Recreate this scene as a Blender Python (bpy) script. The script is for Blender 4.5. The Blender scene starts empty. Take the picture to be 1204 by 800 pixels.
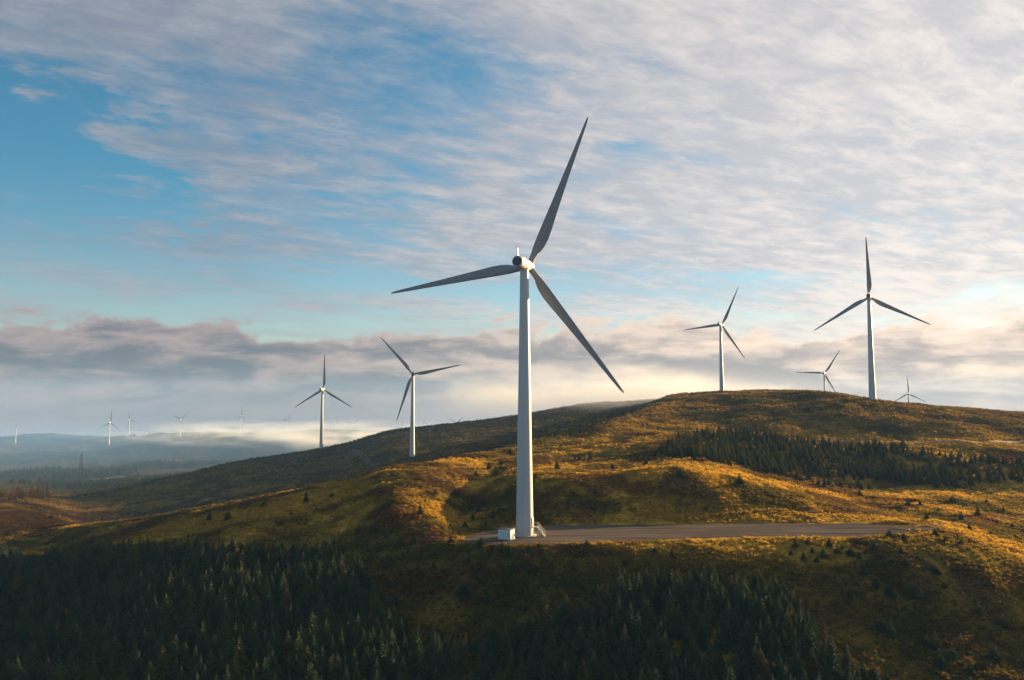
import bpy, bmesh, math, random
import numpy as np
from mathutils import Vector, Matrix

sc = bpy.context.scene
R = math.radians
rng = np.random.default_rng(7)
random.seed(7)

# ------------------------------------------------------------------ camera
F = 927.0            # focal length in pixels of the 1204 px wide frame
PITCH = R(4.5)
ZC = 33.0            # camera height above the turbine pad
cam_d = bpy.data.cameras.new('camera')
cam_d.sensor_width = 36.0
cam_d.lens = 36.0 * F / 1204.0
cam_d.clip_start = 1.0
cam_d.clip_end = 30000.0
cam = bpy.data.objects.new('camera', cam_d)
cam.location = (0, 0, ZC)
cam.rotation_euler = (math.pi / 2 + PITCH, 0, 0)
sc.collection.objects.link(cam)
sc.camera = cam

# ------------------------------------------------------------------ light
SUN_AZ = R(53.0)      # to the right of straight ahead (+Y), towards +X
SUN_EL = R(9.0)
EXPO = 2.2
KE = 2.0 ** -EXPO
sun_d = bpy.data.lights.new('sun', 'SUN')
sun_d.energy = 5.0
sun_d.angle = R(0.6)
sun_d.color = (1.0, 0.66, 0.31)
sun = bpy.data.objects.new('sun', sun_d)
sdir = Vector((math.sin(SUN_AZ) * math.cos(SUN_EL), math.cos(SUN_AZ) * math.cos(SUN_EL), math.sin(SUN_EL)))
sun.rotation_euler = sdir.to_track_quat('Z', 'Y').to_euler()
sun.location = (300, 250, 200)
sc.collection.objects.link(sun)

sc.view_settings.view_transform = 'Standard'
sc.view_settings.look = 'None'
sc.view_settings.exposure = EXPO
sc.view_settings.gamma = 1.0
sc.view_settings.use_curve_mapping = False
sc.render.engine = 'CYCLES'
sc.cycles.use_denoising = True
sc.cycles.use_adaptive_sampling = True
sc.cycles.adaptive_threshold = 0.006
sc.cycles.max_bounces = 5
sc.cycles.diffuse_bounces = 2
sc.cycles.glossy_bounces = 2
sc.cycles.transmission_bounces = 2
sc.cycles.volume_bounces = 2
sc.cycles.transparent_max_bounces = 8
sc.cycles.volume_step_rate = 1.0
sc.cycles.volume_max_steps = 256


class NT:
    """small helper to write node trees"""
    def __init__(self, tree):
        self.t = tree
        self.n = tree.nodes
        self.l = tree.links

    def new(self, kind, **kw):
        nd = self.n.new(kind)
        for k, v in kw.items():
            setattr(nd, k, v)
        return nd

    def put(self, sock, v):
        if v is None:
            return
        if isinstance(v, bpy.types.NodeSocket):
            self.l.new(v, sock)
        else:
            sock.default_value = v

    def m(self, op, a, b=None, c=None, clamp=False):
        nd = self.new('ShaderNodeMath', operation=op, use_clamp=clamp)
        self.put(nd.inputs[0], a); self.put(nd.inputs[1], b); self.put(nd.inputs[2], c)
        return nd.outputs[0]

    def mr(self, v, a, b, c=0.0, d=1.0, smooth=True):
        nd = self.new('ShaderNodeMapRange', interpolation_type='SMOOTHSTEP' if smooth else 'LINEAR')
        self.put(nd.inputs[0], v)
        for i, x in enumerate((a, b, c, d)):
            self.put(nd.inputs[1 + i], x)
        return nd.outputs[0]

    def mix(self, f, a, b, mode='MIX'):
        nd = self.new('ShaderNodeMix', data_type='RGBA', blend_type=mode)
        self.put(nd.inputs[0], f); self.put(nd.inputs[6], a); self.put(nd.inputs[7], b)
        return nd.outputs[2]

    def noise(self, vec, scale, detail=4.0, rough=0.55, dist=0.0, lac=2.0):
        nd = self.new('ShaderNodeTexNoise')
        self.put(nd.inputs['Vector'], vec)
        nd.inputs['Scale'].default_value = scale
        nd.inputs['Detail'].default_value = detail
        nd.inputs['Roughness'].default_value = rough
        nd.inputs['Lacunarity'].default_value = lac
        nd.inputs['Distortion'].default_value = dist
        return nd.outputs[0]

    def xyz(self, x, y, z):
        nd = self.new('ShaderNodeCombineXYZ')
        self.put(nd.inputs[0], x); self.put(nd.inputs[1], y); self.put(nd.inputs[2], z)
        return nd.outputs[0]


# ------------------------------------------------------------------ world: sky with cirrus and a low cloud bank
world = bpy.data.worlds.new('World')
sc.world = world
world.use_nodes = True
w = NT(world.node_tree)
w.n.clear()
tc = w.new('ShaderNodeTexCoord')
D0 = tc.outputs['Generated']
sep = w.new('ShaderNodeSeparateXYZ'); w.put(sep.inputs[0], D0)
dx, dy, dz = sep.outputs
sky = w.new('ShaderNodeTexSky', sky_type='NISHITA')
sky.sun_disc = False
sky.sun_elevation = SUN_EL
sky.sun_rotation = SUN_AZ
sky.altitude = 300
sky.air_density = 1.0
sky.dust_density = 0.4
sky.ozone_density = 2.0
el = w.m('ARCSINE', dz)                                  # radians
az = w.m('ARCTAN2', dx, dy)
dsun = w.new('ShaderNodeVectorMath', operation='DOT_PRODUCT')
w.put(dsun.inputs[0], D0); dsun.inputs[1].default_value = sdir
glow = w.mr(dsun.outputs['Value'], 0.25, 1.0)            # towards the sun
# flat cirrus sheet seen in perspective
den = w.m('ADD', w.m('MAXIMUM', dz, 0.0), 0.10)
px_ = w.m('DIVIDE', dx, den)
py_ = w.m('DIVIDE', dy, den)
ca, sa = math.cos(R(28)), math.sin(R(28))
qa = w.m('ADD', w.m('MULTIPLY', px_, ca), w.m('MULTIPLY', py_, sa))
qb = w.m('SUBTRACT', w.m('MULTIPLY', py_, ca), w.m('MULTIPLY', px_, sa))
streak = w.xyz(w.m('MULTIPLY', qa, 0.70), w.m('MULTIPLY', qb, 1.05), 3.7)
fine = w.noise(streak, 1.9, 11.0, 0.63, 0.35)
veil = w.noise(w.xyz(w.m('MULTIPLY', qa, 0.5), w.m('MULTIPLY', qb, 0.75), 11.3), 0.95, 4.0, 0.5, 0.5)
wisp = w.noise(w.xyz(w.m('MULTIPLY', qa, 0.8), w.m('MULTIPLY', qb, 1.5), 5.1), 7.0, 8.0, 0.66, 0.25)
cov = w.m('ADD', w.m('MULTIPLY', fine, 0.86), w.m('MULTIPLY', veil, 0.46))
cov = w.m('ADD', cov, w.m('MULTIPLY', wisp, 0.34))
cov = w.m('ADD', cov, w.m('MULTIPLY', glow, 0.20))
# clear wedge of blue in the west and a thinner lane above the turbine
edge_n = w.m('MULTIPLY', w.m('SUBTRACT', fine, 0.5), 0.42)
wa = w.m('SUBTRACT', R(-22.5), az)
wedge = w.m('SUBTRACT', w.m('MULTIPLY', wa, 0.36), w.m('ABSOLUTE', w.m('SUBTRACT', w.m('ADD', el, edge_n), R(15.2))))
cov = w.m('SUBTRACT', cov, w.mr(wedge, R(-2.5), R(3.0), 0.0, 0.5))
lane = w.m('ADD', w.m('POWER', w.m('DIVIDE', w.m('ADD', az, R(9.0)), R(8.0)), 2.0), w.m('POWER', w.m('DIVIDE', w.m('SUBTRACT', el, R(24.0)), R(6.0)), 2.0))
cov = w.m('SUBTRACT', cov, w.mr(lane, 0.0, 1.8, 0.10, 0.0))
cov = w.m('SUBTRACT', cov, w.mr(el, R(6.0), R(11.5), 0.16, 0.0))
cov = w.m('ADD', cov, w.mr(el, R(17.0), R(23.0), -0.035, 0.045))
cirrus = w.mr(cov, 0.575, 0.93)

SKY_STRENGTH = 0.038
blue = w.mix(1.0, sky.outputs[0], w.mix(w.mr(el, R(4), R(17)), (0.92, 0.93, 0.93, 1), (0.44, 0.90, 0.98, 1)), 'MULTIPLY')
blue = w.mix(1.0, blue, (SKY_STRENGTH,) * 3 + (1,), 'MULTIPLY')


def cc(r, g, b):
    return (r * KE, g * KE, b * KE, 1)


cir_col = w.mix(glow, cc(0.37, 0.40, 0.45), cc(1.0, 0.89, 0.81))
cir_col = w.mix(w.mr(w.m('ADD', w.m('MULTIPLY', wisp, 0.55), w.m('MULTIPLY', veil, 0.45)), 0.38, 0.62), w.mix(1.0, cir_col, (0.70, 0.74, 0.82, 1), 'MULTIPLY'), w.mix(1.0, cir_col, (1.08, 1.05, 1.03, 1), 'MULTIPLY'))
col = w.mix(w.m('MULTIPLY', cirrus, 0.9), blue, cir_col)
# low stratus / cumulus bank along the horizon
bv = w.xyz(w.m('MULTIPLY', az, 6.0), w.m('MULTIPLY', el, 13.0), 0.4)
bn = w.noise(bv, 2.6, 8.0, 0.60, 0.3)
bl = w.noise(w.xyz(w.m('MULTIPLY', az, 2.6), w.m('MULTIPLY', el, 7.0), 8.0), 1.6, 3.0, 0.5)
top = w.m('ADD', R(2.6), w.m('MULTIPLY', bn, R(5.4)))
top = w.m('ADD', top, w.m('MULTIPLY', w.m('SUBTRACT', bl, 0.5), R(4.0)))
hgt = w.m('SUBTRACT', top, el)                           # how far below the cloud top
bank = w.mr(hgt, R(-0.15), R(0.7))
strip = w.noise(w.xyz(w.m('MULTIPLY', az, 3.4), w.m('MULTIPLY', el, 15.0), 2.0), 2.4, 8.0, 0.62, 0.4)
grey = w.mix(glow, cc(0.135, 0.150, 0.190), cc(0.50, 0.42, 0.40))
pink = w.mix(glow, cc(0.46, 0.35, 0.335), cc(1.25, 0.98, 0.74))
bcol = w.mix(w.mr(w.m('ADD', w.m('MULTIPLY', strip, 0.65), w.m('MULTIPLY', bn, 0.35)), 0.42, 0.64), grey, pink)
bcol = w.mix(w.mr(hgt, R(0.0), R(1.5)), pink, bcol)
low = w.mix(glow, cc(0.34, 0.31, 0.33), cc(0.74, 0.61, 0.54))
bcol = w.mix(w.mr(el, R(-1.5), R(2.2), 0.85, 0.0), bcol, low)
col = w.mix(w.m('MULTIPLY', bank, 0.93), col, bcol)
bg = w.new('ShaderNodeBackground')
w.put(bg.inputs[0], col)
bg.inputs[1].default_value = 1.0
wo = w.new('ShaderNodeOutputWorld')
w.l.new(bg.outputs[0], wo.inputs[0])

# ------------------------------------------------------------------ maths for the terrain
def smooth(t):
    t = np.clip(t, 0, 1)
    return t * t * (3 - 2 * t)


def sstep(x, a, b):
    return smooth((np.asarray(x, float) - a) / (b - a))


def _hash(ix, iy, seed):
    h = (ix.astype(np.int64) * 374761393 + iy.astype(np.int64) * 668265263 + seed * 974711) & 0x7fffffff
    h = ((h ^ (h >> 13)) * 1274126177) & 0x7fffffff
    h = (h ^ (h >> 16)) & 0xffff
    return h / 65535.0


def vnoise(x, y, seed=0):
    x = np.asarray(x, float); y = np.asarray(y, float)
    ix = np.floor(x); iy = np.floor(y)
    fx = x - ix; fy = y - iy
    fx = fx * fx * fx * (fx * (6 * fx - 15) + 10); fy = fy * fy * fy * (fy * (6 * fy - 15) + 10)
    a = _hash(ix, iy, seed); b = _hash(ix + 1, iy, seed)
    c = _hash(ix, iy + 1, seed); d = _hash(ix + 1, iy + 1, seed)
    return (a + (b - a) * fx) * (1 - fy) + (c + (d - c) * fx) * fy


def fbm(x, y, scale, octaves=4, seed=0, gain=0.5):
    """roughly -1..1"""
    x = np.asarray(x, float) / scale; y = np.asarray(y, float) / scale
    s = 0.0; amp = 1.0; tot = 0.0
    for o in range(octaves):
        cx, sx = math.cos(0.7 * o + 0.3), math.sin(0.7 * o + 0.3)
        s = s + amp * (vnoise(x * cx - y * sx + 17.3 * o, x * sx + y * cx - 9.1 * o, seed + o * 13) * 2 - 1)
        tot += amp; amp *= gain; x = x * 2.03; y = y * 2.03
    return s / tot * 1.6


CP, SP = math.cos(PITCH), math.sin(PITCH)


def ray(px, py):
    u = (px - 602.0) / F; v = (400.0 - py) / F
    return u, CP - v * SP, SP + v * CP


def z_of(px, py, D):
    a, b, c = ray(px, py)
    return ZC + D * c / b


def project(x, y, z):
    d = y * CP + (z - ZC) * SP
    h = -y * SP + (z - ZC) * CP
    return 602 + F * x / d, 400 - F * h / d


def Z(D, z):
    return ('z', D, z)


# profile of the land along rays from the viewpoint: (distance, row) or Z(distance, height)
COLS = {
    -700: [Z(50,-30),Z(120,-20),Z(170,-17),Z(200,-15),Z(230,-13),Z(250,-13),Z(270,-13.5),Z(285,-14),Z(300,-14.5),Z(450,-20),Z(520,-24),Z(1500,-110),Z(2000,-116),Z(2700,-100),Z(3400,-125),Z(5200,-190),Z(9000,-300)],
    0:    [Z(50,-30),Z(120,-20),Z(170,-17.5),Z(200,-15),Z(230,-13),Z(250,-13),Z(270,-13.5),Z(285,-14),(300,622),(450,588),(520,584),Z(1500,-108),Z(2000,-116),(2700,519),Z(3400,-130),(5200,516),Z(9000,-340)],
    62:   [Z(50,-30),Z(120,-20),Z(170,-17.2),Z(200,-15.2),Z(230,-14),Z(250,-14),Z(270,-14.3),Z(285,-14.6),(300,624),Z(440,-26),(550,589),Z(1500,-108),Z(2000,-116),(2700,519.5),Z(3400,-130),(5200,512),Z(9000,-340)],
    106: [Z(50,-30),Z(120,-20),Z(170,-16),Z(200,-13.5),Z(220,-11.5),Z(235,-10.5),Z(245,-10.2),Z(255,-10),(266,625),Z(430,-33),(600,592),Z(1500,-108),Z(2000,-116),(2700,519),Z(3400,-130),(5200,514),Z(9000,-340)],
    200: [Z(50,-29),Z(120,-19.5),Z(170,-13.5),Z(195,-10.3),Z(212,-8.2),Z(226,-7.0),Z(238,-6.0),Z(248,-5.4),(257,612),Z(440,-36),(690,569),Z(1500,-104),Z(2000,-112),(2700,514),Z(3400,-130),Z(5200,-210),Z(9000,-340)],
    300: [Z(50,-29),Z(120,-19),Z(170,-11.5),Z(195,-6.8),Z(215,-3.3),Z(230,-1.9),Z(242,-0.9),Z(250,-0.2),(258,592),Z(450,-30),(800,544),Z(1500,-98),Z(2000,-106),(2750,508),Z(3400,-130),Z(5200,-210),Z(9000,-340)],
    400:  [Z(50,-29),Z(120,-19),Z(170,-10),Z(200,-4),Z(220,0),Z(240,4.0),Z(250,5.0),Z(256,5.4),(262,571),Z(450,-24),(870,525),Z(1500,-90),Z(2050,-104),(2850,507.5),Z(3400,-130),Z(5200,-210),Z(9000,-340)],
    470: [Z(50,-29),Z(120,-19),Z(165,-10),Z(195,-2.6),Z(213,4.0),Z(233,7.9),Z(250,9.2),Z(260,9.9),(272,553),Z(460,-15),(930,507),Z(1500,-70),Z(2050,-100),(2900,506),Z(3400,-130),Z(5200,-210),Z(9000,-340)],
    510: [Z(50,-29),Z(120,-19),Z(165,-10),Z(192,-1.4),Z(213,2.6),Z(237,6.9),Z(256,8.8),Z(274,10),(290,547.5),Z(470,-12),(950,502),Z(1500,-64),Z(2100,-100),(3000,506),Z(3500,-130),Z(5200,-210),Z(9000,-340)],
    552: [Z(50,-29),Z(120,-19),Z(165,-10.5),Z(188,-0.4),Z(212,-0.4),Z(242,1.6),Z(270,5.4),Z(295,8.6),(318,540),Z(480,-8),(970,497),Z(1550,-62),Z(2100,-100),(3000,506),Z(3500,-130),Z(5200,-210),Z(9000,-340)],
    600:  [Z(50,-29.5),Z(120,-19),Z(165,-10),Z(187,0),Z(212,0),Z(250,7.6),Z(300,8.6),Z(335,10.5),(360,527),Z(500,-4),(1000,490),Z(1600,-60),Z(2100,-100),(3000,506),Z(3500,-130),Z(5200,-210),Z(9000,-340)],
    700:  [Z(50,-30),Z(120,-19.5),Z(165,-9.0),Z(190.5,0),Z(214,0),Z(252,10.0),Z(325,10.4),(380,515),(430,500),Z(570,6),(1100,475),Z(1700,-40),Z(2200,-90),Z(3000,-95),Z(3500,-130),Z(5200,-210),Z(9000,-340)],
    800:  [Z(50,-30),Z(120,-20),Z(165,-8.6),Z(194.5,0),Z(215,0),Z(256,12.6),(320,531),(420,503),(570,470),Z(780,40),Z(1200,34),Z(1800,-40),Z(2300,-90),Z(3000,-110),Z(3500,-130),Z(5200,-210),Z(9000,-340)],
    900:  [Z(50,-31),Z(120,-20),Z(165,-9),Z(198,0),Z(216,0),(258,568),(300,559),(400,516),(595,460),Z(790,41),Z(1150,10),Z(1800,-60),Z(2300,-100),Z(3000,-110),Z(3500,-130),Z(5200,-210),Z(9000,-340)],
    960:  [Z(50,-31),Z(120,-21),Z(165,-10.4),Z(198.5,0),Z(216,0),(250,588),(298,570),(395,519),(570,461.5),Z(790,36),Z(1080,4),Z(1800,-60),Z(2300,-100),Z(3000,-110),Z(3500,-130),Z(5200,-210),Z(9000,-340)],
    1023: [Z(50,-32),Z(120,-22),Z(165,-12),Z(196,-0.3),Z(216,0),(240,604),(298,579),(390,521),(525,470.5),Z(760,28),Z(1080,2),Z(1620,-16),Z(2300,-100),Z(3000,-110),Z(3500,-130),Z(5200,-210),Z(9000,-340)],
    1110: [Z(50,-32),Z(120,-22),Z(165,-13),Z(197,-2.1),Z(214,-1.2),Z(242,-1.6),(298,580),(390,520),(550,479),Z(760,20),Z(1300,-10),Z(1620,-16),Z(2300,-100),Z(3000,-110),Z(3500,-130),Z(5200,-210),Z(9000,-340)],
    1204: [Z(50,-32),Z(120,-23),Z(165,-15),Z(195,-7),Z(225,-6.2),Z(255,-4.8),(300,585),(390,522),(560,486),Z(800,18),Z(1400,-20),Z(1620,-16),Z(2300,-100),Z(3000,-110),Z(3500,-130),Z(5200,-210),Z(9000,-340)],
    1500: [Z(50,-33),Z(120,-22.5),Z(165,-13),Z(195,-6.5),Z(225,-6),Z(255,-6),Z(300,-5),Z(390,6),Z(560,16),Z(800,8),Z(1400,-40),Z(1900,-80),Z(2300,-110),Z(3000,-130),Z(3500,-150),Z(5200,-230),Z(9000,-360)],
    2400: [Z(50,-33),Z(120,-26),Z(165,-20),Z(195,-16),Z(225,-14),Z(255,-13),Z(300,-12),Z(390,-10),Z(560,-8),Z(800,-20),Z(1400,-60),Z(1900,-90),Z(2300,-120),Z(3000,-140),Z(3500,-160),Z(5200,-250),Z(9000,-380)],
}
NK = 17


def pchip_slopes(xk, yk):
    """rows of knots -> monotone slopes"""
    h = np.diff(xk, axis=-1); d = np.diff(yk, axis=-1) / h
    m = np.zeros_like(yk)
    h0, h1 = h[..., :-1], h[..., 1:]
    d0, d1 = d[..., :-1], d[..., 1:]
    w1 = 2 * h1 + h0; w2 = h1 + 2 * h0
    same = d0 * d1 > 0
    with np.errstate(divide='ignore', invalid='ignore'):
        hm = (w1 + w2) / (w1 / d0 + w2 / d1)
    avg = (d0 * h1 + d1 * h0) / (h0 + h1)
    m[..., 1:-1] = np.where(same, 0.75 * np.nan_to_num(hm) + 0.25 * avg, 0.25 * avg)
    m[..., 0] = d[..., 0]; m[..., -1] = d[..., -1]
    return m


def herm(x, x0, x1, y0, y1, m0, m1):
    h = x1 - x0; t = (x - x0) / h
    t2 = t * t; t3 = t2 * t
    return y0 * (2*t3 - 3*t2 + 1) + h * m0 * (t3 - 2*t2 + t) + y1 * (-2*t3 + 3*t2) + h * m1 * (t3 - t2)


_pxs = np.array(sorted(COLS), float)
_lD = np.zeros((NK, len(_pxs))); _zz = np.zeros((NK, len(_pxs)))
for j, p in enumerate(sorted(COLS)):
    assert len(COLS[p]) == NK, (p, len(COLS[p]))
    for k, e in enumerate(COLS[p]):
        if e[0] == 'z':
            _lD[k, j] = math.log(e[1]); _zz[k, j] = e[2]
        else:
            _lD[k, j] = math.log(e[0]); _zz[k, j] = z_of(p, e[1], e[0])
TPX = np.linspace(-700, 2400, 1551)
def _tab(a):
    mm = pchip_slopes(np.broadcast_to(_pxs, a.shape), a)
    idx = np.clip(np.searchsorted(_pxs, TPX, side='right') - 1, 0, len(_pxs) - 2)
    t = herm(TPX, _pxs[idx], _pxs[idx + 1], a[:, idx], a[:, idx + 1], mm[:, idx], mm[:, idx + 1])
    k = np.exp(-np.linspace(-2.2, 2.2, 17) ** 2); k /= k.sum()
    return np.array([np.convolve(np.pad(r, 8, mode='edge'), k, 'valid') for r in t])
TLD = _tab(_lD); TZ = _tab(_zz)


def pad_mask(x, y):
    """1 on the level gravel pad"""
    px = 602 + F * x / y / 1.012
    front = np.interp(px, [540, 560, 600, 700, 800, 900, 1000, 1075], [192, 188.5, 187, 190, 194, 197.5, 197.5, 206])
    back = np.interp(px, [540, 565, 600, 660, 1000, 1075], [194, 204, 211, 216, 219, 213])
    a = sstep(y, front - 3.0, front - 0.5) * (1 - sstep(y, back + 0.5, back + 3.0))
    return a * sstep(px, 536, 552) * (1 - sstep(px, 1050, 1095))


def land(x, y, rough=True):
    x = np.asarray(x, float); y = np.asarray(y, float)
    shp = x.shape; x = x.ravel(); y = np.maximum(y.ravel(), 30.0)
    warp = fbm(x, y, 60, 3, 31) * 7.0
    near = 1 - sstep(y, 150, 230) * (1 - sstep(y, 215, 260))
    px = np.clip(602 + F * x / y / 1.012 + warp * np.where((y > 170) & (y < 225), 0.25, 1.0), -700, 2400)
    lo = np.log(y * (1 + 0.012 * fbm(x, y, 45, 2, 77) * sstep(y, 225, 300)))
    ip = (px - TPX[0]) / (TPX[1] - TPX[0]); i0 = np.clip(ip.astype(int), 0, len(TPX) - 2); f = ip - i0
    kd = (TLD[:, i0] * (1 - f) + TLD[:, i0 + 1] * f).T
    kz = (TZ[:, i0] * (1 - f) + TZ[:, i0 + 1] * f).T
    lo = np.clip(lo, kd[:, 0] + 1e-6, kd[:, -1] - 1e-6)
    m = pchip_slopes(kd, kz)
    s = np.clip((kd <= lo[:, None]).sum(1) - 1, 0, NK - 2)
    r = np.arange(len(x))
    z = herm(lo, kd[r, s], kd[r, s + 1], kz[r, s], kz[r, s + 1], m[r, s], m[r, s + 1])
    if rough:
        big = np.clip(y / 700.0, 0.0, 5.0)
        z = z + big * fbm(x, y, 160, 4, 5) * 3.0 * sstep(y, 620, 1500)
        z = z + fbm(x, y, 34, 3, 3) * 0.85 * sstep(y, 120, 300)
        z = z + fbm(x, y, 11, 3, 9) * 0.42
        z = z + fbm(x, y, 3.2, 2, 15) * 0.16 * (1 - sstep(y, 500, 900))
        pm = pad_mask(x, y)
        z = z * (1 - pm) + (-0.06) * pm
    return z.reshape(shp)


_DS = np.exp(np.linspace(math.log(90), math.log(4500), 1400))
def ground_at(px, py, dmin=90):
    """first point of the land seen along a pixel's ray"""
    a, b, c = ray(px, py)
    x = _DS * a / b; zr = ZC + _DS * c / b
    h = land(x, _DS)
    hit = np.nonzero((h >= zr) & (_DS >= dmin))[0]
    i = hit[0] if len(hit) else len(_DS) - 1
    return Vector((x[i], _DS[i], h[i]))


def on(x, y):
    return float(land(np.array([x]), np.array([y]))[0])


# colour of the vegetation cover (grass, heather, bracken, with some light and shade painted in)
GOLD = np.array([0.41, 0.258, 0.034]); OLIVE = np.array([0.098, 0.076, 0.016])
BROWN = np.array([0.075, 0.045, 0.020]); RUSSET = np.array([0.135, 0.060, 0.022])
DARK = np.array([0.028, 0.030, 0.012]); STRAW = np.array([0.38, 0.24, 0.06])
SPOTS = []


def cover(x, y):
    x = np.asarray(x, float); y = np.asarray(y, float)
    def mixc(a, b, t):
        return a * (1 - t[:, None]) + b * t[:, None]
    n1 = fbm(x, y, 70, 3, 101); n2 = fbm(x, y, 22, 4, 102); n3 = fbm(x, y, 7, 3, 103); n4 = fbm(x, y * 0.6, 30, 3, 104)
    c = mixc(np.tile(OLIVE, (len(x), 1)), GOLD, sstep(n1 * 0.5 + n2 * 0.6 + n3 * 0.35 + 0.22, -0.35, 0.55))
    c = mixc(c, STRAW, sstep(n3 * 0.8 + n2 * 0.5, 0.45, 1.0) * 0.25)
    c = mixc(c, BROWN, sstep(n4 + n3 * 0.3, 0.28, 0.62) * 0.85)
    up = sstep(y, 330, 470)
    c = mixc(c, BROWN * 1.15, up * sstep(n2 * 0.7 + n3 * 0.5 + n1 * .3, -0.45, 0.30) * 0.75)
    c = mixc(c, RUSSET, sstep(fbm(x, y, 16, 3, 140), 0.55, 0.85) * (1 - up) * 0.8)
    # rough grass on the steep banks below the pad, colour darkened for their shade
    low_ = 1 - sstep(y, 176, 196)
    c = mixc(c, OLIVE * 0.72, low_ * sstep(n2, -0.9, 0.2) * 0.85)
    # far moor and plantations
    far = sstep(y, 520, 900)
    c = mixc(c, np.array([0.05, 0.045, 0.022]), far * 0.7)
    c = mixc(c, DARK, far * sstep(fbm(x, y, 260, 4, 150), 0.05, 0.25) * 0.85)
    c = mixc(c, DARK, sstep(y, 330, 520) * sstep(fbm(x, y, 9, 3, 190) + .4 * fbm(x, y, 60, 2, 191), 0.15, 0.5) * 0.7)
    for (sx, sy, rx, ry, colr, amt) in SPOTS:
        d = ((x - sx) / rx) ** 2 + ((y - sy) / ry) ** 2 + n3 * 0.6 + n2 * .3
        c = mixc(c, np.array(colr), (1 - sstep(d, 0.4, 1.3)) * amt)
    return np.clip(c * (1 + 0.18 * fbm(x, y, 2.2, 2, 170))[:, None], 0.004, 0.5)


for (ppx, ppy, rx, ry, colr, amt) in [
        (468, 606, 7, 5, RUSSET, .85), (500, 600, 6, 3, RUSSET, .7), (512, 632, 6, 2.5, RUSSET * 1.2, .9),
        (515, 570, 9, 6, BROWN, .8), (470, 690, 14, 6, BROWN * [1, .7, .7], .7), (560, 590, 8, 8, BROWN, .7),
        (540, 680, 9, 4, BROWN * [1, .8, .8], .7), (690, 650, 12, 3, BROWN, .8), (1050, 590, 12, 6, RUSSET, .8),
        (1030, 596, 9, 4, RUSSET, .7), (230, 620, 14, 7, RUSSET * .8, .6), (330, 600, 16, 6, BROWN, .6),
        (510, 598, 9, 9, GOLD * 1.15, .8), (540, 615, 6, 8, GOLD * 1.15, .8), (860, 555, 30, 8, GOLD * 1.2, .8), (940, 575, 26, 7, GOLD * 1.2, .8),  # first two spots paint the sunlit wedge of the knoll
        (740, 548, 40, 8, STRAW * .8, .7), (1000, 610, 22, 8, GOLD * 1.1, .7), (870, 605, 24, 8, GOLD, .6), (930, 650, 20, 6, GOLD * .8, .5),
        (30, 608, 70, 70, BROWN * .5, .95), (95, 612, 45, 55, BROWN * .5, .95), (290, 606, 26, 12, GOLD, .8), (230, 618, 22, 12, GOLD * .9, .8), (350, 592, 24, 14, GOLD, .8), (1150, 650, 30, 10, OLIVE * 1.3, .7)]:  # brown paints the left moor's shade, gold the left slope's sunlight
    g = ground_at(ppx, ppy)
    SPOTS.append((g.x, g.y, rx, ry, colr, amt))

# ------------------------------------------------------------------ object helpers
COL = sc.collection


def tag(o, label=None, cat=None, group=None, kind=None):
    if label: o['label'] = label
    if cat: o['category'] = cat
    if group: o['group'] = group
    if kind: o['kind'] = kind
    return o


def empty(name, loc, rz=0.0):
    o = bpy.data.objects.new(name, None)
    o.empty_display_size = 0.5
    o.location = loc; o.rotation_euler = (0, 0, rz)
    COL.objects.link(o)
    return o


def mesh_obj(name, me, mat=None, parent=None, link=True):
    o = bpy.data.objects.new(name, me)
    if mat is not None and len(me.materials) == 0:
        me.materials.append(mat)
    if link: COL.objects.link(o)
    if parent is not None: o.parent = parent
    return o


def pydata(name, v, f, smooth_=False):
    me = bpy.data.meshes.new(name)
    me.from_pydata([tuple(map(float, p)) for p in v], [], [tuple(map(int, q)) for q in f])
    if smooth_:
        me.polygons.foreach_set('use_smooth', [True] * len(me.polygons))
    me.update()
    return me


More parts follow.
